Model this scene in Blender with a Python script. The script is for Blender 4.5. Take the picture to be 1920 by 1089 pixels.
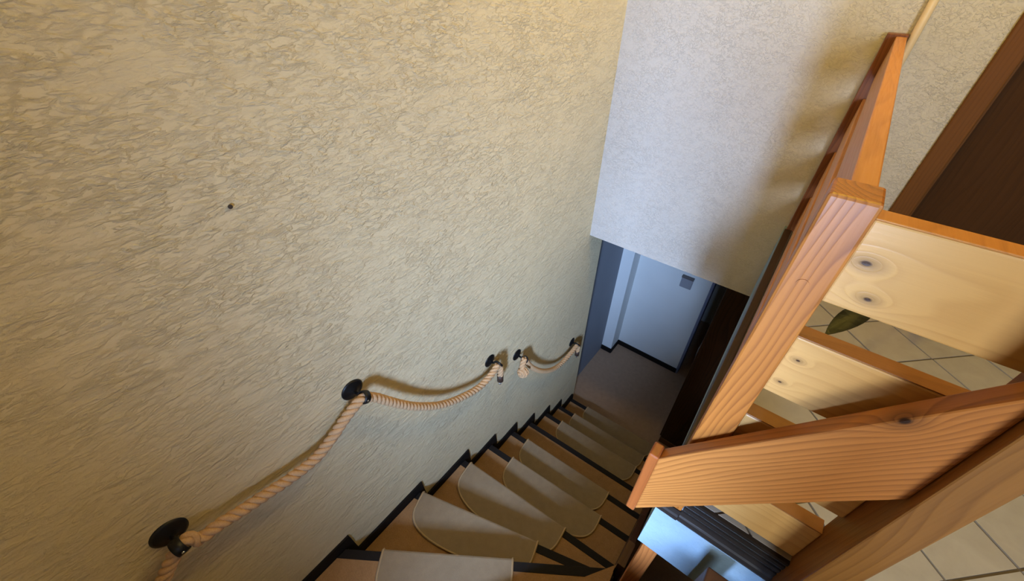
import bpy, bmesh, math, random
from mathutils import Vector, Matrix

D = bpy.data
for o in list(D.objects):
    D.objects.remove(o, do_unlink=True)
SC = bpy.context.scene
C = SC.collection
OZ = 3.975                       # the lower hall floor is z = 0; heights below are written from eye level
R = math.radians
random.seed(7)

# ------------------------------------------------------------------ camera, light, exposure
def cam_matrix(p, yaw, roll):
    cp, sp = math.cos(p), math.sin(p)
    F = Vector((-math.sin(yaw)*cp, math.cos(yaw)*cp, -sp))
    Rt = Vector((math.cos(yaw), math.sin(yaw), 0))
    Dn = F.cross(Rt)
    c, s = math.cos(roll), math.sin(roll)
    r2 = c*Rt + s*Dn
    d2 = -s*Rt + c*Dn
    m = Matrix((r2, -d2, -F)).transposed().to_4x4()
    m.translation = Vector((0, 0, OZ))
    return m
cd = D.cameras.new('camera'); cd.sensor_width = 36; cd.lens = 756/1920*36; cd.clip_start = .02
cam = D.objects.new('camera', cd); C.objects.link(cam)
cam.matrix_world = cam_matrix(R(39.6), R(37.3), R(-1.1))
SC.camera = cam

w = D.worlds.new('world'); SC.world = w; w.use_nodes = True
w.node_tree.nodes['Background'].inputs[0].default_value = (.55, .72, 1, 1)
w.node_tree.nodes['Background'].inputs[1].default_value = .0

def area(name, loc, rot, sx, sy, power, col):
    l = D.lights.new(name, 'AREA'); l.shape = 'RECTANGLE'; l.size = sx; l.size_y = sy
    l.energy = power; l.color = col
    o = D.objects.new(name, l); C.objects.link(o); o.location = loc; o.rotation_euler = rot
    return o
WIN = dict(x0=.17, x1=.56, z0=-1.05, z1=-.22)           # stair window in the wall behind the viewer
wl = area('window_daylight', (.365, -1.30, -.62+OZ), (0, 0, 0), .34, .70, 188, (.42, .615, 1.0))
wl.rotation_euler = Vector((-.42, 1, -.58)).to_track_quat('-Z', 'Y').to_euler()
wl.data.spread = R(125)
l2 = area('landing_daylight', (1.2, -.99, -.05+OZ), (0, 0, 0), .66, .95, 46, (.80, .92, 1.0))
l2.rotation_euler = Vector((-.25, 1, -.1)).to_track_quat('-Z', 'Y').to_euler()
l = D.lights.new('ceiling_lamp_light', 'POINT'); l.energy = 44; l.color = (1.0, .69, .09); l.shadow_soft_size = .12
lo = D.objects.new('ceiling_lamp_light', l); C.objects.link(lo); lo.location = (.1, 1.65, 1.16+OZ)

vs = SC.view_settings
SC.display_settings.display_device = 'sRGB'
vs.view_transform = 'Standard'; vs.look = 'None'; vs.gamma = 1; vs.use_curve_mapping = False
vs.exposure = 0

# ------------------------------------------------------------------ helpers
WL = {}                                                   # world position of each root
def lin(r, g, b):
    f = lambda c: (c/255/12.92) if c/255 <= .04045 else ((c/255+.055)/1.055)**2.4
    return (f(r), f(g), f(b), 1)

def obj(name, bm, mat=None, parent=None, smooth=False, kind=None):
    """bm has its vertices in eye-level coordinates; they become local to the root of the thing"""
    off = WL[parent.name] if parent else Vector((0, 0, 0))
    for v in bm.verts:
        v.co.z += OZ
        v.co -= off
    bmesh.ops.recalc_face_normals(bm, faces=bm.faces)
    me = D.meshes.new(name); bm.to_mesh(me); bm.free()
    if smooth:
        for p in me.polygons: p.use_smooth = True
    if mat: me.materials.append(mat)
    o = D.objects.new(name, me); C.objects.link(o)
    if parent: o.parent = parent
    WL[o.name] = off
    if kind: o['kind'] = kind
    return o

def thing(name, label, cat, loc=(0, 0, 0), group=None):
    o = D.objects.new(name, None); C.objects.link(o); o.empty_display_size = .05
    o.location = (loc[0], loc[1], loc[2]+OZ)
    WL[o.name] = Vector(o.location)
    o['label'] = label; o['category'] = cat
    if group: o['group'] = group
    return o

def box(x0, x1, y0, y1, z0, z1, bev=0, seg=2, bm=None):
    b = bmesh.new()
    vs_ = [b.verts.new((x, y, z)) for z in (z0, z1) for y in (y0, y1) for x in (x0, x1)]
    for f in ((0,1,3,2),(4,6,7,5),(0,4,5,1),(2,3,7,6),(0,2,6,4),(1,5,7,3)):
        b.faces.new([vs_[i] for i in f])
    if bev:
        bmesh.ops.bevel(b, geom=b.edges[:], offset=bev, segments=seg, profile=.5, affect='EDGES')
    if bm is None: return b
    me = D.meshes.new('t'); b.to_mesh(me); b.free(); bm.from_mesh(me); D.meshes.remove(me)
    return bm

def prism(poly, z0, z1, bev=0, bm=None):
    """horizontal polygon extruded between two heights (z may be per call constant)"""
    b = bmesh.new()
    lo_ = [b.verts.new((x, y, z0)) for x, y in poly]; hi = [b.verts.new((x, y, z1)) for x, y in poly]
    n = len(poly)
    b.faces.new(lo_); b.faces.new(hi)
    for i in range(n):
        b.faces.new((lo_[i], lo_[(i+1) % n], hi[(i+1) % n], hi[i]))
    if bev: bmesh.ops.bevel(b, geom=b.edges[:], offset=bev, segments=2, profile=.5, affect='EDGES')
    if bm is None: return b
    me = D.meshes.new('t'); b.to_mesh(me); b.free(); bm.from_mesh(me); D.meshes.remove(me)
    return bm

def hexa(p8, bev=0):
    """eight corners: four of one end, four of the other"""
    b = bmesh.new(); v = [b.verts.new(p) for p in p8]
    for f in ((0,1,2,3),(4,7,6,5),(0,4,5,1),(1,5,6,2),(2,6,7,3),(3,7,4,0)):
        b.faces.new([v[i] for i in f])
    if bev: bmesh.ops.bevel(b, geom=b.edges[:], offset=bev, segments=2, profile=.5, affect='EDGES')
    return b

def profile_x(pts, x0, x1):
    """closed (y,z) profile extruded along x"""
    b = bmesh.new(); n = len(pts)
    a = [b.verts.new((x0, y, z)) for y, z in pts]; c = [b.verts.new((x1, y, z)) for y, z in pts]
    b.faces.new(a); b.faces.new(c)
    for i in range(n): b.faces.new((a[i], a[(i+1) % n], c[(i+1) % n], c[i]))
    return b
def profile_y(pts, y0, y1):
    b = bmesh.new(); n = len(pts)
    a = [b.verts.new((x, y0, z)) for x, z in pts]; c = [b.verts.new((x, y1, z)) for x, z in pts]
    b.faces.new(a); b.faces.new(c)
    for i in range(n): b.faces.new((a[i], a[(i+1) % n], c[(i+1) % n], c[i]))
    return b
def plate_x(pts, x0, x1):
    """closed (y,z) outline with thickness in x"""
    return profile_x(pts, x0, x1)

def lathe_x(prof, cx, cy, cz, n=32):
    """(offset along +x, radius) profile revolved about an x axis"""
    b = bmesh.new(); rings = []
    for dx, r in prof:
        if r < 1e-6: rings.append([b.verts.new((cx+dx, cy, cz))])
        else: rings.append([b.verts.new((cx+dx, cy+r*math.cos(2*math.pi*i/n), cz+r*math.sin(2*math.pi*i/n))) for i in range(n)])
    for A, B in zip(rings, rings[1:]):
        for i in range(n):
            j = (i+1) % n
            if len(A) == 1 and len(B) == 1: continue
            if len(A) == 1: b.faces.new((A[0], B[i], B[j]))
            elif len(B) == 1: b.faces.new((A[i], A[j], B[0]))
            else: b.faces.new((A[i], A[j], B[j], B[i]))
    return b

def catmull(P, n):
    out = []
    P = [Vector(p) for p in P]
    Q = [2*P[0]-P[1]]+P+[2*P[-1]-P[-2]]
    for i in range(1, len(Q)-2):
        for k in range(n):
            t = k/n; a, b_, c, d = Q[i-1:i+3]
            out.append(.5*((2*b_)+(c-a)*t+(2*a-5*b_+4*c-d)*t*t+(3*b_-a-3*c+d)*t**3))
    out.append(P[-1]); return out
def resample(path, step):
    L = [0]
    for a, b_ in zip(path, path[1:]): L.append(L[-1]+(b_-a).length)
    n = max(3, int(L[-1]/step)); out = []; j = 0
    for i in range(n+1):
        s = L[-1]*i/n
        while j < len(L)-2 and L[j+1] < s: j += 1
        t = (s-L[j])/max(1e-9, L[j+1]-L[j]); out.append(path[j].lerp(path[j+1], min(1, t)))
    return out
def frames(path):
    T = [(path[min(i+1, len(path)-1)]-path[max(i-1, 0)]).normalized() for i in range(len(path))]
    up = Vector((1, 0, 0)); N = []
    for t in T:
        n = (up-t*up.dot(t)); n = n.normalized() if n.length > 1e-4 else Vector((0, 0, 1)); up = n; N.append(n)
    return T, N
def tube(path, rad, n=10, bm=None, caps=True):
    b = bm or bmesh.new(); T, N = frames(path); rings = []
    for i, p in enumerate(path):
        r = rad(i/(len(path)-1)) if callable(rad) else rad
        B = T[i].cross(N[i])
        rings.append([b.verts.new(p+r*(math.cos(2*math.pi*k/n)*N[i]+math.sin(2*math.pi*k/n)*B)) for k in range(n)])
    for A, B in zip(rings, rings[1:]):
        for k in range(n): b.faces.new((A[k], A[(k+1) % n], B[(k+1) % n], B[k]))
    if caps: b.faces.new(rings[0]); b.faces.new(rings[-1])
    return b
def rope_mesh(path, r, pitch, bm=None, phase=0):
    """three laid strands twisting about the path"""
    b = bm or bmesh.new(); path = resample(path, .0055); T, N = frames(path)
    for k in range(3):
        sp = []; s = 0
        for i, p in enumerate(path):
            if i: s += (p-path[i-1]).length
            a = phase+2*math.pi*(k/3+s/pitch); B = T[i].cross(N[i])
            sp.append(p+.54*r*(math.cos(a)*N[i]+math.sin(a)*B))
        tube(sp, .54*r, 10, b)
    return b

# ------------------------------------------------------------------ materials
class NT:
    def __init__(s, name):
        s.m = D.materials.new(name); s.m.use_nodes = True; s.t = s.m.node_tree
        s.b = s.t.nodes['Principled BSDF']; s.tc = s.t.nodes.new('ShaderNodeTexCoord').outputs['Object']
    def n(s, typ, ins=None, **kw):
        nd = s.t.nodes.new('ShaderNode'+typ)
        for k, v in kw.items(): setattr(nd, k, v)
        for k, v in (ins or {}).items(): s.set(nd.inputs[k], v)
        return nd
    def set(s, sock, v):
        if isinstance(v, bpy.types.NodeSocket): s.t.links.new(v, sock)
        else: sock.default_value = v
    def math(s, op, a, b=None, c=None):
        nd = s.t.nodes.new('ShaderNodeMath'); nd.operation = op
        for i, v in enumerate((a, b, c)):
            if v is not None: s.set(nd.inputs[i], v)
        return nd.outputs[0]
    def scale(s, v, sc):
        return s.n('Mapping', {'Vector': v, 'Scale': sc}).outputs[0]
    def noise(s, v, scale, detail=3, rough=.5, dist=0):
        return s.n('TexNoise', {'Vector': v, 'Scale': scale, 'Detail': detail, 'Roughness': rough, 'Distortion': dist}).outputs['Fac']
    def ramp(s, f, stops):
        nd = s.t.nodes.new('ShaderNodeValToRGB'); s.set(nd.inputs[0], f)
        e = nd.color_ramp.elements
        while len(e) < len(stops): e.new(.5)
        for x, (p, c) in zip(e, stops): x.position = p; x.color = c
        return nd.outputs[0]
    def mr(s, f, a, b, c, d):
        return s.n('MapRange', {'Value': f, 'From Min': a, 'From Max': b, 'To Min': c, 'To Max': d}).outputs[0]
    def mix(s, f, a, b, mode='MIX'):
        nd = s.t.nodes.new('ShaderNodeMix'); nd.data_type = 'RGBA'; nd.blend_type = mode
        s.set(nd.inputs[0], f); s.set(nd.inputs[6], a); s.set(nd.inputs[7], b); return nd.outputs[2]
    def bump(s, h, strength, dist, normal=None):
        i = {'Height': h, 'Strength': strength, 'Distance': dist}
        if normal: i['Normal'] = normal
        return s.n('Bump', i).outputs[0]
    def done(s, col, rough=.6, normal=None, spec=.5, coat=0, metal=0):
        s.set(s.b.inputs['Base Color'], col); s.set(s.b.inputs['Roughness'], rough)
        s.b.inputs['Specular IOR Level'].default_value = spec; s.b.inputs['Metallic'].default_value = metal
        s.b.inputs['Coat Weight'].default_value = coat; s.b.inputs['Coat Roughness'].default_value = .22
        if normal: s.t.links.new(normal, s.b.inputs['Normal'])
        return s.m

def flat(name, rgb, rough=.6, spec=.5, metal=0, var=.12, sc=30):
    s = NT(name); f = s.noise(s.tc, sc, 4)
    a = tuple(c*(1-var) for c in rgb[:3])+(1,); b = tuple(min(1, c*(1+var)) for c in rgb[:3])+(1,)
    return s.done(s.mix(f, a, b), rough, s.bump(s.noise(s.tc, sc*8, 3), .15, .001), spec, metal=metal)

def plaster(name, rgb, amp, sc=1, seed=0, rough_share=1.0):
    s = NT(name); v = s.n('Mapping', {'Vector': s.tc, 'Location': (seed, seed*.7, 0), 'Rotation': (R(-32), 0, R(20)), 'Scale': (1.1*sc, .52*sc, 1.35*sc)}).outputs[0]
    big = s.noise(s.tc, 2.6, 3, .55)                   # zones troweled rougher or smoother
    mid = s.noise(v, 16, 3, .5, .5)
    a = s.noise(v, 58, 6, .6, .4)
    fl = s.mr(a, .47, .575, 0, 1)                       # flat-topped trowel flakes
    a2 = s.noise(v, 33, 5, .6, .5)
    fl2 = s.mr(a2, .50, .60, 0, 1)
    b = s.noise(v, 190, 4, .6, .3)
    cover = s.math('MULTIPLY', s.mr(big, .36, .62, .62, 1.0), s.mr(mid, .34, .56, .40, 1))
    h = s.math('ADD', s.math('MULTIPLY', s.math('MULTIPLY', fl, cover), .62), s.math('MULTIPLY', s.math('MULTIPLY', fl2, cover), .62*rough_share))
    h = s.math('ADD', h, s.math('ADD', s.math('MULTIPLY', b, .22), s.math('MULTIPLY', mid, .22)))
    f = s.noise(s.tc, 3.2, 4)
    dark = tuple(c*.94 for c in rgb[:3])+(1,)
    col = s.mix(f, dark, rgb)
    return s.done(col, .88, s.bump(h, .8, amp), .25)

def wood(name, light, dark, axis, freq=55, knots=(), seed=0, rough=.38, contrast=1.0, amp=1.6, coat=.06, fine=.5, spec=.3):
    """axis: 0/1/2 the grain runs along; knots: (x,y,z,radius) in the object's own space"""
    s = NT(name); sx = s.n('SeparateXYZ', {0: s.tc}); ax = [sx.outputs[i] for i in range(3)]
    al = ax[axis]; c1, c2 = [ax[i] for i in range(3) if i != axis]
    if axis == 0: c1, c2 = c2, c1                       # boards along x show their xz face
    if axis == 1: c1, c2 = c2, c1
    across = s.math('ADD', c1, s.math('MULTIPLY', c2, .55))
    sc3 = [5.5, 5.5, 5.5]; sc3[axis] = 1.15
    v = s.n('Mapping', {'Vector': s.tc, 'Location': (seed, seed*1.3, seed*.4), 'Scale': sc3}).outputs[0]
    n1 = s.noise(v, 1.0, 2, .45)
    t = s.math('ADD', s.math('MULTIPLY', across, freq), s.math('MULTIPLY', n1, amp*6))
    kd = None
    for (x, y, z, r) in knots:
        d3 = s.n('VectorMath', {0: s.tc, 1: (x, y, z)}, operation='SUBTRACT').outputs[0]
        k3 = [1, 1, 1]; k3[axis] = .62
        ln = s.n('VectorMath', {0: s.scale(d3, k3)}, operation='LENGTH').outputs['Value']
        q = s.math('DIVIDE', ln, r)
        bend = s.math('MULTIPLY', s.math('EXPONENT', s.math('MULTIPLY', q, -.42)), 4.5)
        t = s.math('ADD', t, bend)
        k = s.mr(q, .45, 1.15, 1, 0); halo = s.mr(q, .9, 3.2, .42, 0)
        k = s.math('MAXIMUM', k, halo)
        kd = k if kd is None else s.math('MAXIMUM', kd, k)
    ph = s.math('FRACT', t)
    ring = s.ramp(ph, [(0, (0, 0, 0, 1)), (.55, (.35, .35, .35, 1)), (.88, (1, 1, 1, 1)), (1, (0, 0, 0, 1))])
    fs = [320, 320, 320]; fs[axis] = 7
    fn = s.noise(s.scale(s.tc, fs), 1, 3, .6)
    ms = [7, 7, 7]; ms[axis] = 2.0
    tone = s.noise(s.scale(s.tc, ms), 1, 3, .5)
    f = s.math('MULTIPLY', ring, .62*contrast)
    f = s.math('ADD', f, s.math('MULTIPLY', s.math('SUBTRACT', fn, .5), fine))
    f = s.math('ADD', f, s.math('MULTIPLY', s.math('SUBTRACT', tone, .5), .75))
    col = s.mix(s.mr(f, 0, 1, 0, 1), light, dark)
    if kd is not None: col = s.mix(kd, col, (dark[0]*.12, dark[1]*.09, dark[2]*.08, 1))
    hgt = s.math('ADD', s.math('MULTIPLY', ring, -.6), s.math('MULTIPLY', fn, .5))
    return s.done(col, s.mr(fn, .2, .8, rough-.06, rough+.1), s.bump(hgt, .25, .0012), spec, coat)

def carpet(name, a, b, sc=420, rough=.95):
    s = NT(name); f = s.noise(s.tc, sc, 3, .7); g = s.noise(s.tc, 22, 4, .6)
    col = s.mix(s.math('ADD', s.math('MULTIPLY', f, .6), s.math('MULTIPLY', g, .45)), a, b)
    return s.done(col, rough, s.bump(f, .7, .004), .1)

M_wall = plaster('rough cream plaster', lin(234, 215, 174), .0058, 1)
M_wall2 = plaster('fine white plaster', lin(206, 197, 186), .0036, 1.25, 4, .25)
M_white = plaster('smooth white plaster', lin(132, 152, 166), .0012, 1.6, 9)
M_hall = flat('white painted hall wall', lin(226, 228, 226), .7, .3, var=.04, sc=4)
M_ceiling = flat('white ceiling paint', lin(225, 222, 214), .9, .2, var=.03, sc=3)
OR1, OR2 = lin(214, 150, 88), lin(150, 84, 38)
PL1, PL2 = lin(226, 184, 128), lin(182, 128, 74)
BR1, BR2 = lin(186, 130, 76), lin(126, 78, 40)
M_newel = wood('orange pine post', lin(176, 108, 46), lin(124, 68, 26), 2, 50, (), 3.1, contrast=1.15, amp=2.6)
M_newel2 = wood('brown pine post', lin(138, 92, 42), lin(104, 64, 26), 2, 60, (), 8.2, contrast=.8)
M_railtop = wood('orange pine rail', lin(196, 130, 66), lin(156, 94, 40), 1, 60, (), 5.5, contrast=.6)
M_edge = wood('browner slat edge', lin(150, 98, 56), lin(118, 72, 38), 0, 50, (), 7.1, contrast=.5)
M_endpost = wood('dark stained end post', lin(128, 76, 44), lin(88, 48, 26), 2, 50, (), 1.5)
M_board = wood('sloping board pine', lin(180, 114, 54), lin(124, 70, 28), 0, 82, ((.490, -.0175, -.004, .0075),), 2.7, contrast=1.0, amp=2.0)
M_cap = wood('orange end cap', lin(146, 78, 34), lin(112, 58, 24), 2, 60, (), 6.4, contrast=.5)
M_darkwood = wood('dark brown stained wood', lin(42, 34, 29), lin(22, 17, 14), 0, 60, (), 1.1, rough=.5, coat=0, spec=.25, contrast=.6)
M_darkwood_y = wood('dark brown stained edge', lin(66, 48, 36), lin(38, 27, 20), 1, 60, (), 2.2, rough=.35, contrast=.6)
M_cabinet = wood('dark cabinet wood', lin(74, 46, 26), lin(38, 22, 12), 2, 40, (), 4.4, rough=.4)
M_door = wood('brown veneer door', lin(70, 42, 16), lin(48, 28, 10), 2, 45, (), 7.7, rough=.7, coat=0, spec=.15, contrast=.5)
M_casing = wood('brown door casing', lin(108, 66, 24), lin(78, 46, 16), 2, 60, (), 9.9, rough=.6, coat=0, spec=.2, contrast=.5)
M_pole = wood('pale round pole wood', lin(226, 200, 160), lin(196, 164, 120), 2, 60, (), 3.9, contrast=.4)
M_stringer = wood('dark brown stringer wood', lin(96, 62, 38), lin(58, 36, 22), 1, 50, (), 5.2, rough=.4, contrast=.6)
M_lowpost = wood('orange lower post', lin(190, 116, 60), lin(140, 78, 38), 2, 50, (), 6.9)
M_tread = carpet('brown tread covering', lin(186, 144, 100), lin(124, 92, 62), 160)
M_mat = carpet('grey brown mat pile', lin(178, 155, 124), lin(122, 104, 82), 520)
M_bind = carpet('tan mat edging', lin(214, 186, 146), lin(164, 136, 100), 700)
M_nosing = flat('black rubber nosing', lin(30, 25, 23), .75, .2, var=.2, sc=60)
M_skirt = flat('black stained skirting', lin(24, 20, 18), .7, .2, var=.2, sc=40)
M_hallfloor = carpet('dark brown hall carpet', lin(200, 166, 136), lin(140, 112, 90), 260)
M_iron = flat('black forged iron', lin(24, 23, 24), .42, .5, .3, var=.3, sc=80)
M_steel = flat('bright steel', lin(190, 192, 196), .25, .5, 1, var=.05)
M_leather = flat('dark leather end', lin(64, 44, 32), .6)
M_grout = flat('grey brown grout', lin(104, 92, 80), .9, .2)
s = NT('hemp rope'); f = s.noise(s.tc, 260, 3, .7)
M_rope = s.done(s.mix(f, lin(222, 184, 140), lin(168, 126, 88)), .85, s.bump(f, .5, .002), .2)
s = NT('pale stone tile'); f = s.noise(s.tc, 14, 5, .6, .6); g = s.noise(s.tc, 90, 3)
M_tile = s.done(s.mix(f, lin(172, 164, 154), lin(146, 137, 126)), s.mr(g, .3, .7, .3, .42), s.bump(f, .2, .002), .5)
s = NT('dark green leaf'); f = s.noise(s.tc, 40, 3)
M_leaf = s.done(s.mix(f, lin(22, 28, 18), lin(14, 18, 11)), .4, None, .5)
M_pot = flat('terracotta pot', lin(168, 98, 66), .8)
M_soil = flat('dark soil', lin(48, 36, 28), .95, .1, var=.5, sc=90)
M_speck = flat('rusty nail', lin(60, 48, 40), .6)

# ------------------------------------------------------------------ setting
FZ = -1.072                      # tiled upper floor
LZ = -3.975                      # lower hall floor
LIN = -1.573                     # underside of the far wall over the stairs
TOP = 1.45
ST = dict(kind='structure')

obj('wall_left', box(-1.42, -1.1, -1.35, 2.62, LZ-.1, TOP), M_wall, **ST)
b = box(-1.1, .42, 2.38, 2.62, LIN, TOP)
box(.42, 1.26, 2.38, 2.62, LIN, FZ, bm=b); box(.42, 1.26, 2.38, 2.62, FZ+2.02, TOP, bm=b); box(1.26, 3.2, 2.38, 2.62, LIN, TOP, bm=b)
obj('wall_far', b, M_wall2, **ST)
# back wall with the stair window
b = box(-1.1, WIN['x0'], -1.35, -.95, LZ, TOP)
box(WIN['x1'], .84, -1.35, -.95, LZ, TOP, bm=b); box(1.56, 3.2, -1.35, -.95, LZ, TOP, bm=b)
box(.84, 1.56, -1.35, -.95, LZ, -.56, bm=b); box(.84, 1.56, -1.35, -.95, .46, TOP, bm=b)
box(WIN['x0'], WIN['x1'], -1.35, -.95, LZ, WIN['z0'], bm=b); box(WIN['x0'], WIN['x1'], -1.35, -.95, WIN['z1'], TOP, bm=b)
obj('wall_back', b, M_wall2, **ST)
b = box(.213, .58, -.42, -.30, -1.0, TOP); box(.58, .66, -.95, -.30, LZ, TOP, bm=b)
obj('light_blocker', b, M_door, **ST)  # unseen, added to block window light as the viewer's body would
b = box(WIN['x1']-.012, WIN['x1'], -1.34, -.955, WIN['z0'], WIN['z1']); box(WIN['x0'], WIN['x0']+.012, -1.34, -.955, WIN['z0'], WIN['z1'], bm=b)
obj('bounce_blocker', b, M_door, **ST)  # unseen dark lining, added to stop light bouncing off the window reveal
obj('wall_right', box(3.2, 3.4, -1.35, 2.62, LZ-.1, TOP), M_wall2, **ST)
obj('ceiling', box(-1.42, 3.4, -1.35, 2.62, TOP, TOP+.15), M_ceiling, **ST)
# lower hall
obj('floor_lower', box(-1.42, 3.4, -1.35, 5.2, LZ-.12, LZ), M_hallfloor, **ST)
obj('wall_hall_left', box(-1.42, -1.262, 2.62, 3.63, LZ, LIN), flat('hall wall with painted shade', lin(138, 142, 150), .7, .3, var=.05, sc=4), **ST)  # the shade on this wall is put into its darker grey colour
obj('wall_hall_pier', box(-1.42, -1.13, 3.63, 3.98, LZ, LIN), M_hall, **ST)
obj('wall_hall_far', box(-1.13, -.34, 3.845, 3.98, LZ, LIN), M_hall, **ST)
obj('wall_hall_end', box(-1.42, 3.4, 5.0, 5.2, LZ, LIN), M_hall, **ST)
obj('wall_hall_right', box(1.2, 1.4, 2.62, 5.0, LZ, LIN), M_hall, **ST)
obj('wall_hall_corner', box(-1.42, -1.3, 3.98, 5.0, LZ, LIN), M_hall, **ST)
obj('ceiling_lower', box(-1.42, 3.4, 2.62, 5.2, LIN, LIN+.12), M_ceiling, **ST)
obj('baseboard_hall', box(-1.13, -.335, 3.83, 3.845, LZ, LZ+.07, .003), M_skirt, **ST)
obj('baseboard_pier', box(-1.262, -1.118, 3.615, 3.63, LZ, LZ+.07, .003), M_skirt, **ST)
obj('baseboard_pier_side', box(-1.13, -1.116, 3.63, 3.83, LZ, LZ+.07, .003), M_skirt, **ST)
obj('trim_hall_corner', box(-.34, -.312, 3.835, 3.98, LZ, LIN, .003), flat('blue grey corner strip', lin(120, 126, 150), .6), **ST)

# upper floor slab with diagonal tiles
slab = [(.034, .657), (.031, 1.07), (.0165, 1.8), (.006, 2.38), (3.2, 2.38), (3.2, -.95), (.50, -.95), (.50, .657)]
floor = obj('floor', prism(slab, -1.4585, FZ-.009), M_white, **ST)
inner = [(.022, .662), (.022, 2.38), (3.2, 2.38), (3.2, -.95), (.50, -.95), (.50, .662)]
obj('grout', prism([(.04, .664), (.03, 2.379), (3.199, 2.379), (3.199, -.949), (.501, -.949), (.501, .664)], FZ-.0089, FZ-.0035), M_grout, floor)

def clip(poly, a, b_, c):        # keep a*x+b*y<=c
    out = []
    for i in range(len(poly)):
        p, q = poly[i], poly[(i+1) % len(poly)]
        dp, dq = a*p[0]+b_*p[1]-c, a*q[0]+b_*q[1]-c
        if dp <= 0: out.append(p)
        if dp*dq < 0:
            t = dp/(dp-dq); out.append((p[0]+t*(q[0]-p[0]), p[1]+t*(q[1]-p[1])))
    return out
def add_tile(poly):
    if len(poly) < 3: return
    A = abs(sum(poly[i][0]*poly[(i+1) % len(poly)][1]-poly[(i+1) % len(poly)][0]*poly[i][1] for i in range(len(poly))))/2
    if A < 2e-4: return
    o = obj('tile', prism(poly, FZ-.0088, FZ+random.uniform(-.0006, .0006)), M_tile, floor)
g = .0045
U0, V0, DU, DV = .90, .225, .2735, .28
for i in range(-9, 24):
    for j in range(-20, 12):
        u0, u1 = U0+i*DU+g, U0+(i+1)*DU-g
        v0, v1 = V0+j*DV+g, V0+(j+1)*DV-g
        q = [((u-v)/2, (u+v)/2) for u, v in ((u0, v0), (u1, v0), (u1, v1), (u0, v1))]
        # region beyond the balustrade line
        r = clip(clip(clip(clip(q, 0, -1, -.662), -1, 0, -.050), 0, 1, 2.378), 1, 0, 2.2)
        add_tile(r)
        r2 = clip(clip(clip(clip(q, 0, 1, .6619), -1, 0, -.503), 0, -1, .948), 1, 0, 2.2)
        add_tile(r2)

# dark fascia of the floor edge: grooved front piece, low strip under the post, plain side piece
b_ = FZ; pts = [(.664, b_-.002), (.652, b_-.002)]
z = b_-.014
for k in range(3):
    pts += [(.652, z), (.661, z-.002), (.661, z-.008), (.652, z-.010)]; z -= .024
pts += [(.652, b_-.092), (.6475, b_-.096), (.6475, b_-.112), (.652, b_-.1262), (.664, b_-.1262)]
fascia = obj('trim_1', profile_x(pts, .092, .50), M_darkwood, **ST)
obj('trim_2', profile_x([(.66, -1.146), (.649, -1.146), (.649, -1.158), (.654, -1.162), (.654, -1.176), (.649, -1.18), (.649, -1.198), (.66, -1.198)], .024, .0915), M_darkwood, **ST)
obj('trim_3', hexa([(.0285, .735, -1.198), (.049, .735, -1.198), (.049, .735, -1.058), (.0285, .735, -1.058),
                    (.0100, 2.30, -1.198), (.044, 2.30, -1.198), (.044, 2.30, -1.058), (.0100, 2.30, -1.058)], .002), M_darkwood_y, **ST)

# door in the far wall of the upper floor
d1 = obj('door_1', box(.42, 1.26, 2.43, 2.47, FZ+.004, FZ+2.02, .003), M_door, **ST)
for nm, bx in (('casing', (.351, .424, 2.362, 2.381, FZ, FZ+2.09)), ('casing', (1.256, 1.33, 2.362, 2.381, FZ, FZ+2.09)), ('casing', (.4245, 1.2555, 2.362, 2.381, FZ+2.016, FZ+2.09))):
    obj(nm, box(*bx, .005), M_casing, d1)
obj('frame_lining', box(.4205, .432, 2.381, 2.43, FZ, FZ+2.02), M_casing, d1)
h = obj('door_handle', tube([Vector((1.18, 2.43, FZ+1.05)), Vector((1.18, 2.385, FZ+1.05)), Vector((1.07, 2.38, FZ+1.05))], .009, 10), M_steel, d1, True)

# ------------------------------------------------------------------ staircase
K = list(range(-5, 10))
tz = lambda k: -2.31-.185*(k-1)
NOSE = {1: ((-1.085, .085), (.018, .845)), 2: ((-1.085, .545), (.018, .872)), 3: ((-1.085, .925), (.018, 1.0)),
        4: ((-1.085, 1.205), (.018, 1.272)), 5: ((-1.085, 1.49), (.018, 1.532)), 6: ((-1.085, 1.75), (.018, 1.79)),
        7: ((-1.085, 2.03), (.018, 2.06)), 8: ((-1.085, 2.295), (.018, 2.32)), 9: ((-1.085, 2.575), (.018, 2.60))}
WALLY = {1: .126, 2: .579, 3: .975, 4: 1.264, 5: 1.537, 6: 1.805, 7: 2.079, 8: 2.319, 9: 2.593}
UP = {0: [(-1.085, -.80), (.018, .80), (.018, .70), (-.55, -.93), (-1.085, -.93)],
      -1: [(-.62, -.93), (.018, .70), (.022, .655), (-.26, -.93)],
      -2: [(-.30, -.93), (.022, .58), (.04, .54), (-.10, -.93)],
      -3: [(-.14, -.93), (.045, .50), (.075, .48), (.02, -.93)],
      -4: [(-.02, -.93), (.080, .18), (.195, .18), (.195, -.93)],
      -5: [(.198, -.93), (.198, .18), (.495, .18), (.495, -.93)]}
stair = thing('staircase', 'winding staircase with brown covered treads, black nosings and black stepped skirting going down', 'staircase', (-.5, 1.2, LZ))
def lerp2(a, b, t): return (a[0]+(b[0]-a[0])*t, a[1]+(b[1]-a[1])*t)
def back_off(seg, d):
    (x0, y0), (x1, y1) = seg; L = math.hypot(x1-x0, y1-y0); nx, ny = (y1-y0)/L, -(x1-x0)/L
    return ((x0+nx*d, y0+ny*d), (x1+nx*d, y1+ny*d))
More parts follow.
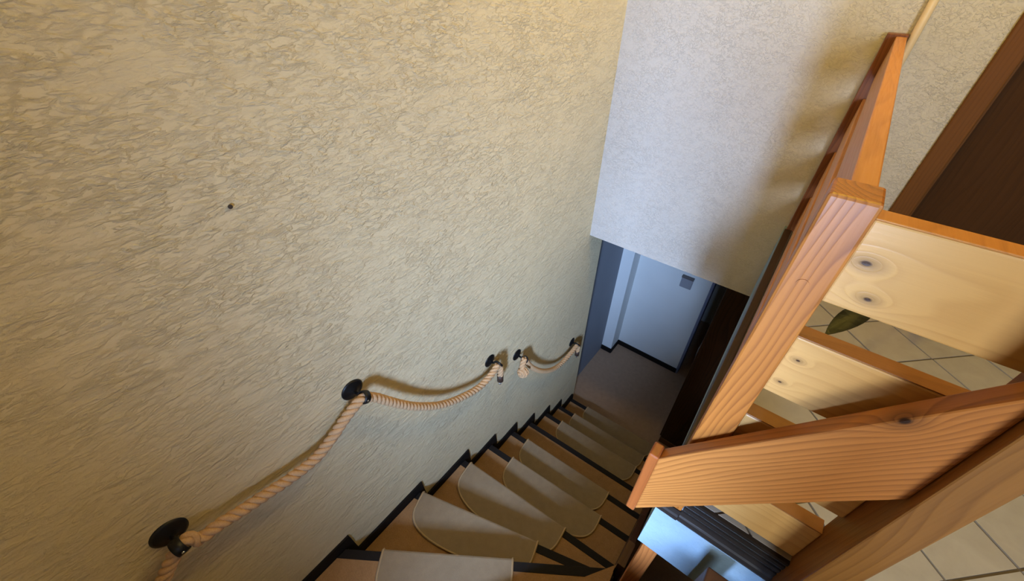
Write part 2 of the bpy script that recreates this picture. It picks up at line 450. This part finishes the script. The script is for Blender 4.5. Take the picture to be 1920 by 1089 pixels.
for k in range(1, 10):
    a, c = NOSE[k]
    pa, pc = NOSE[k-1] if k > 1 else ((-1.085, -.35), (.018, .79))
    z = tz(k)
    # tread body up to the nosing strip, the strip in front, the riser below
    nd = .042
    (a2x, a2y), (c2x, c2y) = back_off((a, c), nd)
    f = (a2y-a[1])
    poly = [pa, (pa[0], a2y+ (a2x-pa[0])*0), (a2x, a2y), (c2x, c2y), pc]
    A2 = (-1.085, a[1]-nd/((c[0]-a[0])/math.hypot(c[0]-a[0], c[1]-a[1])))
    C2 = (.018, c[1]-nd/((c[0]-a[0])/math.hypot(c[0]-a[0], c[1]-a[1])))
    Pb = back_off((pa, pc), .03); Pb = (pa[0], pa[1]-.03), (pc[0], pc[1]-.02)
    t = obj('tread', prism([Pb[0], A2, C2, Pb[1]], z-.036, z), M_tread, stair)
    obj('nosing_strip', prism([A2, a, c, C2], z-.040, z+.0025, .002), M_nosing, t)
    r0, r1 = (a[0], a[1]-.035), (c[0], c[1]-.03)
    obj('riser', prism([r0, (r0[0], r0[1]+.015), (r1[0], r1[1]+.015), r1], (tz(k+1) if k < 9 else LZ), z-.036), M_skirt, stair)
for k, poly in UP.items():
    t = obj('tread', prism(poly, tz(k)-.036, tz(k)), M_tread, stair)
    p = poly[0], poly[1]
    obj('riser', prism([p[0], p[1], (p[1][0]+.012, p[1][1]-.004), (p[0][0]+.012, p[0][1])], tz(k-0)-.185 if k > -6 else 0, tz(k)-.036), M_skirt, stair)
# stepped skirting on the wall: one piece per step, level strip plus the upright beside the riser
SK = {1: -2.24, 2: -2.428, 3: -2.621, 4: -2.804, 5: -2.982, 6: -3.167, 7: -3.357, 8: -3.526, 9: -3.70}
py = -.93
for k in range(1, 10):
    y1 = WALLY[k]; zt = SK[k]; zb = tz(k)
    zn = SK[k+1] if k < 9 else -3.905
    y0 = py
    pts = [(y0, zb-.03), (y0, zt), (y1, zt), (y1+.012, zn), (y1-.03, zn-.06), (y1-.03, zb-.03)] if k < 9 else [(y0, zb-.03), (y0, zt), (y1-.03, zt), (y1, zt-.03), (y1+.0, LZ), (y1-.04, LZ), (y1-.04, zb-.03)]
    obj('skirting_board', plate_x(pts, -1.0998, -1.089), M_skirt, stair)
    py = y1+.004
# inner stringer, its cut top, and the orange post under the landing
pts = [(.80, -2.10), (.92, -2.10), (.95, -2.22), (1.4, -2.76), (2.0, -3.18), (2.62, -3.62), (2.62, LZ), (2.35, LZ), (1.6, -3.55), (.98, -3.1), (.80, -2.9)]
obj('stringer', plate_x(pts, .020, .052), M_stringer, stair)
obj('lower_post', box(.055, .106, .682, .74, LZ, -1.46, .004), M_lowpost, stair)
obj('stringer_post', box(.198, .262, .548, .597, -2.6, -1.2, .004), M_stringer, stair)

# stair mats
def mat_mesh(L, dep, th, edge=None):
    """straight front, rounded back; front edge is y=0, back is -y; top rolls over the nosing"""
    pts = [(L/2, 0), (-L/2, 0)]
    n = 22
    side = []
    for i in range(n+1):
        a = math.pi*i/n
        cx, sy = math.cos(a), math.sin(a)
        e = 2/2.9
        side.append((-L/2*math.copysign(abs(cx)**e, cx), -.05-(dep-.05)*abs(sy)**e))
    outline = [(-L/2, 0)]+side+[(L/2, 0)]
    return outline
MATS = {1: (-.66, .66, .25), 2: (-.716, .735, .215), 3: (-.672, .74, .24), 4: (-.537, .72, .235), 5: (-.588, .73, .235), 7: (-.545, .76, .23), 8: (-.54, .76, .23), 9: (-.52, .76, .23)}
WH = {1: 'nearest the camera, cut off by the bottom picture edge', 2: 'second from the camera, with a long pale curved left edge',
      3: 'third from the camera, its left corner touching the skirting', 4: 'fourth from the camera, two treads above the bare tread',
      5: 'just above the bare brown tread', 7: 'first below the bare brown tread', 8: 'second below the bare brown tread',
      9: 'on the lowest step by the hall floor'}
for k, (xc, L, dep) in MATS.items():
    a, c = NOSE[k]
    ang = math.atan2(c[1]-a[1], c[0]-a[0]); t = (xc-a[0])/(c[0]-a[0])
    px, pyy = lerp2(a, c, t); z = tz(k)+.003
    ca, sa = math.cos(ang), math.sin(ang)
    tr = lambda x, y: (px+ca*x-sa*y, pyy+sa*x+ca*y)
    root = thing('stair_mat', 'grey-brown half-round stair mat '+WH[k], 'mat', (px, pyy, z), 'mats on the stair treads')
    out = mat_mesh(L, dep, .01)
    b = bmesh.new(); th = .010
    # front lip rolls over the nosing
    prof = [(.012, -.045), (.013, -.010), (.008, .006), (0, th)]
    inn = [(x*.985, y) for x, y in out[1:-1]]
    top = [b.verts.new((*tr(x, y), z+th)) for x, y in inn]; bot = [b.verts.new((*tr(x, y), z)) for x, y in inn]
    rowL, rowR = [], []
    for dy, dz in prof:
        rowL.append(b.verts.new((*tr(inn[0][0], dy), z+dz))); rowR.append(b.verts.new((*tr(inn[-1][0], dy), z+dz)))
    # main top surface: fan of quads between mirrored outline points
    n = len(inn)
    for i in range(n//2):
        j = n-1-i
        if i+1 < j-1+1 and i+1 <= j-1: b.faces.new((top[i], top[i+1], top[j-1], top[j])) if i+1 != j-1 else b.faces.new((top[i], top[i+1], top[j]))
    for i in range(n-1): b.faces.new((top[i], top[i+1], bot[i+1], bot[i]))
    chainL = rowL+[top[0]]; chainR = rowR+[top[-1]]
    for i in range(len(chainL)-1): b.faces.new((chainL[i], chainL[i+1], chainR[i+1], chainR[i]))
    obj('mat_pile', b, M_mat, root)
    path = [Vector((*tr(inn[0][0], .013), z-.042)), Vector((*tr(inn[0][0], .013), z-.004)), Vector((*tr(inn[0][0], .004), z+th-.001))]
    path += [Vector((*tr(x, y), z+.006)) for x, y in inn]
    path += [Vector((*tr(inn[-1][0], .004), z+th-.001)), Vector((*tr(inn[-1][0], .013), z-.004)), Vector((*tr(inn[-1][0], .013), z-.042))]
    obj('edging', tube(path, .0062, 6), M_bind, root, True)

# ------------------------------------------------------------------ balustrade of the landing
bal = thing('balustrade', 'varnished pine balustrade with wide horizontal slats around the tiled landing edge', 'railing', (.06, .684, -1.144))
n1 = obj('newel_post', box(.029, .0905, .650, .718, -1.145, -.2335, .0045), M_newel, bal); n1['label'] = 'orange pine corner post with a round wood plug'
b = bmesh.new(); bmesh.ops.create_circle(b, cap_ends=True, radius=.0085, segments=20)
bmesh.ops.rotate(b, verts=b.verts, cent=(0, 0, 0), matrix=Matrix.Rotation(R(90), 3, 'X'))
ex = bmesh.ops.extrude_face_region(b, geom=b.faces[:]); bmesh.ops.translate(b, verts=[v for v in ex['geom'] if isinstance(v, bmesh.types.BMVert)], vec=(0, .004, 0))
bmesh.ops.translate(b, verts=b.verts, vec=(.0575, .6488, -.375))
obj('wood_plug', b, M_newel, n1)
p2 = obj('newel_post', box(.325, .3775, .585, .690, -1.30, -.215, .003), M_newel2, bal); p2['label'] = 'browner square post at the top of the stairs'
SLZ = [(-.402, -.258), (-.6215, -.4795), (-.846, -.703), (-1.061, -.9265)]
def slat_mat(i):
    kn = {0: ((.1115, .667, -.322, .0062), (.138, .667, -.374, .0045)), 1: ((.112, .667, -.527, .0030), (.108, .667, -.588, .0028)), 2: (), 3: ()}[i]
    loc = WL[bal.name]
    kk = [(x-loc.x, y-loc.y, zz+OZ-loc.z, r) for x, y, zz, r in kn]
    return wood('pale pine slat', lin(208, 160, 96), lin(178, 128, 68), 0, (22, 40, 34, 38)[i], kk, 1.7+i*2.3, contrast=.55, amp=1.8, fine=.35)
for i, (z0, z1) in enumerate(SLZ):
    sl = obj('slat', box(.0910, .3245, .667, .704, z0, z1-.002, .003), slat_mat(i), bal)
    obj('top_edge', box(.0910, .3245, .6685, .7035, z1-.0022, z1, .0008), M_edge if i else M_railtop, sl)
for i, (z0, z1) in enumerate(SLZ):
    d0, d1 = .016, .046
    obj('slat', hexa([(.050, .7175, z0+d0), (.084, .7175, z0+d0), (.084, .7175, z1+d0), (.050, .7175, z1+d0),
                      (.048, 2.325, z0+d1), (.082, 2.325, z0+d1), (.082, 2.325, z1+d1), (.048, 2.325, z1+d1)], .003), M_railtop, bal)
ep = obj('end_post', box(.0175, .0855, 2.327, 2.379, -1.222, -.205, .003), M_endpost, bal); ep['label'] = 'dark brown post against the far wall'

# sloping board from the top post down to the inner corner
hb = thing('stair_handrail', 'broad brown grained pine board sloping steeply down to the left in front of the slats', 'handrail', (.16, .6225, -.85))
P0 = Vector((-.0125, 0, -.917)); P1 = Vector((.3245, 0, -.370))
u = (P1-P0).normalized(); ang = math.atan2(u.z, u.x); L = (P1-P0).length
nrm = Vector((u.z, 0, -u.x))
h0 = .276*math.cos(ang)                                   # breadth square to the grain
b = bmesh.new()
# vertical end cuts: parallelogram in the board's own frame
dx = .276*math.sin(ang)
pts = [(0, 0), (L, 0), (L-dx, -h0), (-dx, -h0)]
fr = [b.verts.new((x, -.0175, y)) for x, y in pts]; bk = [b.verts.new((x, .0175, y)) for x, y in pts]
b.faces.new(fr); b.faces.new(bk)
for i in range(4): b.faces.new((fr[i], fr[(i+1) % 4], bk[(i+1) % 4], bk[i]))
bmesh.ops.bevel(b, geom=b.edges[:], offset=.0035, segments=2, profile=.5, affect='EDGES')
bmesh.ops.recalc_face_normals(b, faces=b.faces)
me = D.meshes.new('board'); b.to_mesh(me); b.free(); me.materials.append(M_board)
bo = D.objects.new('board', me); C.objects.link(bo); bo.parent = hb; WL[bo.name] = WL[hb.name]
bo.location = Vector((P0.x, .6225, P0.z+OZ))-WL[hb.name]; bo.rotation_euler = (0, -ang, 0)
c = obj('end_cap', box(-.036, -.0118, .5975, .6405, -1.197, -.906, .005, 3), M_cap, hb); c['label'] = 'orange upright strip closing the lower end'

# pole behind the balustrade
po = obj('wooden_pole', tube([Vector((.1012, 2.3475, FZ+.002)), Vector((.1012, 2.3475, .75))], .0145, 16), M_pole, None, True)
po.location.x = 0
po['label'] = 'pale round wooden pole standing upright against the far wall behind the balustrade end'; po['category'] = 'pole'

# ------------------------------------------------------------------ rope handrails
RX = -1.022
def rp(l): return [Vector((RX, y, zz)) for y, zz in l]
import_pts = None
M3 = cam.matrix_world.to_3x3()
def on_plane(uv, x):
    """point of the wall-parallel plane x that lies on the line of sight of a measured point"""
    d = M3 @ Vector(((uv[0]-960)/756, -(uv[1]-544.5)/756, -1))
    return d*(x/d.x)
A = [(322, 1085), (326, 1055), (337, 1024), (373, 1011), (410, 984), (455, 956), (500, 926), (545, 896), (591, 860), (621, 823), (647, 785), (669, 757), (684, 745)]
B = [(684, 745), (703, 745), (722, 750), (758, 759), (790, 762), (826, 759), (861, 747), (896, 728), (918, 706), (934, 684)]
Cc = [(984, 672), (990, 682), (1000, 690), (1013, 695), (1027, 695), (1041, 690), (1056, 678), (1071, 661), (1083, 646)]
pa = [on_plane(p, RX) for p in A+B[1:]]
pa = [Vector((RX, -.75, -1.50)), Vector((RX, -.46, -1.53))]+pa[2:]
RR = .0195
hr = thing('rope_handrail', 'long twisted tan rope handrail along the rough wall, the one nearest the camera', 'rope', (RX, .4, -1.4), 'rope handrails on the left wall')
obj('rope', rope_mesh(catmull(pa, 14), RR, .082), M_rope, hr, True)
e = pa[-1]
tail = [e, e+Vector((.004, .015, -.03)), e+Vector((.006, .012, -.108))]
obj('rope_tail', rope_mesh(catmull(tail, 8), RR*.92, .082), M_rope, hr, True)
q = e+Vector((.006, .012, -.108))
cap = obj('end_sleeve', tube([q+Vector((0, 0, .004)), q-Vector((0, 0, .02)), q-Vector((0, 0, .048)), q-Vector((0, 0, .056))], lambda t: .0205 if t < .9 else .014, 14), M_leather, hr, True)
hk = [q+Vector((0, .010*math.sin(a), -.064-.010*math.cos(a)+.0)) for a in [x*.35 for x in range(-1, 14)]]
obj('hook', tube([h_-Vector((0, 0, .012)) for h_ in hk], .0034, 6), M_steel, cap, True)

pc = [on_plane(p, RX) for p in Cc]
h2 = thing('rope_handrail', 'short sagging rope handrail further down the wall, knotted at its upper end', 'rope', (RX, 1.9, -2.3), 'rope handrails on the left wall')
obj('rope', rope_mesh(catmull(pc, 14), RR*.95, .082), M_rope, h2, True)
e2 = pc[-1]
tail = [e2, e2+Vector((.003, .015, -.03)), e2+Vector((.004, .012, -.10))]
obj('rope_tail', rope_mesh(catmull(tail, 8), RR*.9, .082), M_rope, h2, True)
q = e2+Vector((.004, .012, -.10))
cap = obj('end_sleeve', tube([q+Vector((0, 0, .004)), q-Vector((0, 0, .02)), q-Vector((0, 0, .045)), q-Vector((0, 0, .052))], lambda t: .020 if t < .9 else .013, 14), M_leather, h2, True)
hk = [q+Vector((0, .008*math.sin(a), -.06-.008*math.cos(a))) for a in [x*.35 for x in range(-1, 14)]]
obj('hook', tube([h_-Vector((0, 0, .010)) for h_ in hk], .0034, 6), M_steel, cap, True)
# knot: rope tied round itself with a rosette end facing the stairs
s0 = pc[0]; kc = on_plane((978, 696), RX+.01)
neck = [s0, s0*.55+kc*.45+Vector((0, -.008, .005)), kc+Vector((0, 0, .02))]
b = rope_mesh(catmull(neck, 8), RR, .082)
obj('knot_neck', b, M_rope, h2, True)
turns = []
for i in range(91):                                        # spherical lashing of the knot
    t = i/90; la = math.pi*(t-.5)*.92; a = t*2*math.pi*4.5
    d = Vector((math.cos(la)*math.cos(a), math.sin(la), math.cos(la)*math.sin(a)))
    turns.append(kc+Vector((.012, 0, 0))+.030*d)
kb = rope_mesh(turns, .0115, .05)
obj('knot', kb, M_rope, h2, True)
# brackets
BR = [('black iron rope bracket nearest the camera at lower left', (-.255, -1.365), (-.247, -1.348), (0, .8, .1), .049, .030),
      ('black iron rope bracket at the middle of the long rope, between its two sags', (.399, -1.344), (.402, -1.331), (0, .8, -.6), .047, .026),
      ('black iron rope bracket at the lower tail end of the long rope', (1.229, -1.927), (1.225, -1.894), (0, .6, .25), .044, .012),
      ('black iron rope bracket above the round rope knot', (1.513, -2.124), (1.497, -2.102), (0, .7, -.5), .044, .012),
      ('black iron rope bracket farthest down, near the wall end', (2.358, -2.699), (2.315, -2.644), (0, .6, .4), .044, .012)]
disc = stemm = None
for lab, (yp, zp), (yr, zr), dr, pr, bw in BR:
    root = thing('rope_bracket', lab, 'bracket', (-1.1, yp, zp), 'iron brackets holding the ropes')
    obj('wall_plate', lathe_x([(-.003, 0), (-.003, pr), (.003, pr), (.007, pr*.82), (.011, pr*.4), (.018, .011), (.018, 0)], -1.1, yp, zp, 36), M_iron, root, True)
    ring_c = Vector((RX, yr, zr)); d = Vector(dr).normalized(); side = Vector((-1, 0, 0))
    arm_end = ring_c+side*.026
    obj('arm', tube([Vector((-1.09, yp, zp)), Vector((-1.07, yp, zp)), arm_end.lerp(Vector((-1.07, yp, zp)), .3), arm_end], .0068, 12), M_iron, root, True)
    b = bmesh.new(); N = 28; upv = d.cross(side).normalized(); rings = []
    for i in range(N):
        a = 2*math.pi*i/N; rad = side*math.cos(a)+upv*math.sin(a)
        rings.append([b.verts.new(ring_c+rad*rr+d*dd) for rr, dd in ((.0222, -bw/2), (.0265, -bw/2), (.0275, 0), (.0265, bw/2), (.0222, bw/2))])
    for i in range(N):
        P_, Q_ = rings[i], rings[(i+1) % N]
        for k in range(5): b.faces.new((P_[k], P_[(k+1) % 5], Q_[(k+1) % 5], Q_[k]))
    rg = obj('ring', b, M_iron, root, True)
    if bw > .02:
        sc = ring_c+upv*.0-side*.027
        obj('screw', lathe_x([(-.003, .0042), (.0015, .0042), (.003, .002), (.003, 0)], sc.x, sc.y, sc.z, 12), M_steel, rg, True)

# ------------------------------------------------------------------ small things
na = obj('nail', lathe_x([(-.01, .0022), (.004, .0022), (.0045, .0055), (.007, .0055), (.008, 0)], -1.1, .284, -.485, 12), M_speck)
na['label'] = 'tiny dark nail head in the rough plaster at upper left'; na['category'] = 'nail'
th = thing('switch_box', 'small grey square box on the white lower hall wall under the ceiling edge', 'switch', (-.575, 3.845, -2.665))
obj('housing', box(-.635, -.515, 3.815, 3.8448, -2.72, -2.60, .006), flat('grey plastic', lin(150, 152, 160), .5, var=.03), th)
obj('hood', box(-.638, -.512, 3.808, 3.8449, -2.60, -2.575, .004), flat('dark grey plastic', lin(98, 92, 92), .5, var=.03), th)

cb = thing('dark_cabinet', 'dark brown wooden cabinet at the right of the lower hall beside the stair foot', 'cabinet', (.15, 3.24, LZ))
obj('carcass', box(-.13, .45, 2.82, 3.66, LZ+.08, LZ+2.2, .003), M_cabinet, cb)
obj('plinth', box(-.136, .44, 2.815, 3.655, LZ, LZ+.08, .003), M_stringer, cb)
for y0, y1 in ((2.83, 3.235), (3.245, 3.65)):
    dr_ = obj('cabinet_door', box(-.148, -.1305, y0, y1, LZ+.09, LZ+2.19, .003), M_cabinet, cb)
    hy = 3.20 if y0 < 3 else 3.28
    obj('cabinet_handle', tube([Vector((-.148, hy, LZ+1.0)), Vector((-.168, hy, LZ+1.01)), Vector((-.168, hy, LZ+1.12)), Vector((-.148, hy, LZ+1.13))], .005, 8), M_steel, dr_, True)

# potted plant on the landing, one low leaf showing between the slats
pl = thing('potted_plant', 'potted plant on the tiles behind the balustrade, one dark green leaf showing between the slats', 'plant', (.52, 1.93, FZ))
b = bmesh.new(); n = 24; rings = []
for r, z in ((.06, FZ+.001), (.085, FZ+.12), (.092, FZ+.12), (.092, FZ+.145), (.080, FZ+.145), (.078, FZ+.12)):
    rings.append([b.verts.new((.52+r*math.cos(2*math.pi*i/n), 1.93+r*math.sin(2*math.pi*i/n), z)) for i in range(n)])
b.faces.new(rings[0])
for A_, B_ in zip(rings, rings[1:]):
    for i in range(n): b.faces.new((A_[i], A_[(i+1) % n], B_[(i+1) % n], B_[i]))
obj('pot', b, M_pot, pl)
b = bmesh.new(); bmesh.ops.create_circle(b, cap_ends=True, radius=.08, segments=24); bmesh.ops.translate(b, verts=b.verts, vec=(.52, 1.93, FZ+.125))
obj('soil', b, M_soil, pl)
obj('stem', tube([Vector((.52, 1.93, FZ+.12)), Vector((.518, 1.925, FZ+.19)), Vector((.52, 1.93, FZ+.24))], .005, 8), M_leaf, pl, True)
def leaf(p0, p1, wid, droop):
    b = bmesh.new(); p0, p1 = Vector(p0), Vector(p1); d = p1-p0; sd = d.cross(Vector((0, 0, 1))).normalized(); n = 12; rows = []
    for i in range(n+1):
        t = i/n; c_ = p0+d*t+Vector((0, 0, droop*4*t*(1-t)))
        ww = wid*max(.02, (max(0, (t-.22)/.78))**.75*(1-((t-.22)/.78 if t > .22 else 0))**.9*2.0)
        rows.append([b.verts.new(c_-sd*ww+Vector((0, 0, .12*ww))), b.verts.new(c_), b.verts.new(c_+sd*ww+Vector((0, 0, .12*ww)))])
    for a_, c_ in zip(rows, rows[1:]):
        b.faces.new((a_[0], a_[1], c_[1], c_[0])); b.faces.new((a_[1], a_[2], c_[2], c_[1]))
    ex = bmesh.ops.solidify(b, geom=b.faces[:], thickness=.0012)
    return b
obj('leaf_stalk', tube(catmull([(.52, 1.93, FZ+.13), (.47, 1.80, FZ+.24), (.40, 1.64, FZ+.27), (.345, 1.50, FZ+.235)], 6), .0035, 8), M_leaf, pl, True)
obj('leaf', leaf((.352, 1.515, FZ+.24), (.243, 1.335, FZ+.155), .052, .014), M_leaf, pl, True)
for a in range(5):
    an = .4+a*1.05
    if 3.2 < an < 4.4: continue
    obj('leaf', leaf((.52, 1.93, FZ+.17+.015*a), (.52+.20*math.cos(an), min(2.33, 1.93+.24*math.sin(an)), FZ+.22), .03, .03), M_leaf, pl, True)

# ceiling lamp of the landing
cl = thing('ceiling_lamp', 'round white ceiling lamp over the stair landing', 'lamp', (.1, 1.65, TOP))
b = bmesh.new()
for z0, z1, r in ((TOP-.03, TOP-.001, .05), (TOP-.12, TOP-.03, .004), (TOP-.17, TOP-.12, .018)):
    tube([Vector((.1, 1.65, z0)), Vector((.1, 1.65, z1))], r, 16, b)
obj('lamp_fitting', b, M_steel, cl)
b = bmesh.new(); bmesh.ops.create_uvsphere(b, u_segments=20, v_segments=12, radius=.035)
bmesh.ops.translate(b, verts=b.verts, vec=(.1, 1.65, TOP-.205))
s = NT('lit bulb'); s.b.inputs['Emission Color'].default_value = (1, .69, .3, 1); s.b.inputs['Emission Strength'].default_value = 6
obj('bulb', b, s.done((.9, .85, .75, 1), .4), cl, True)
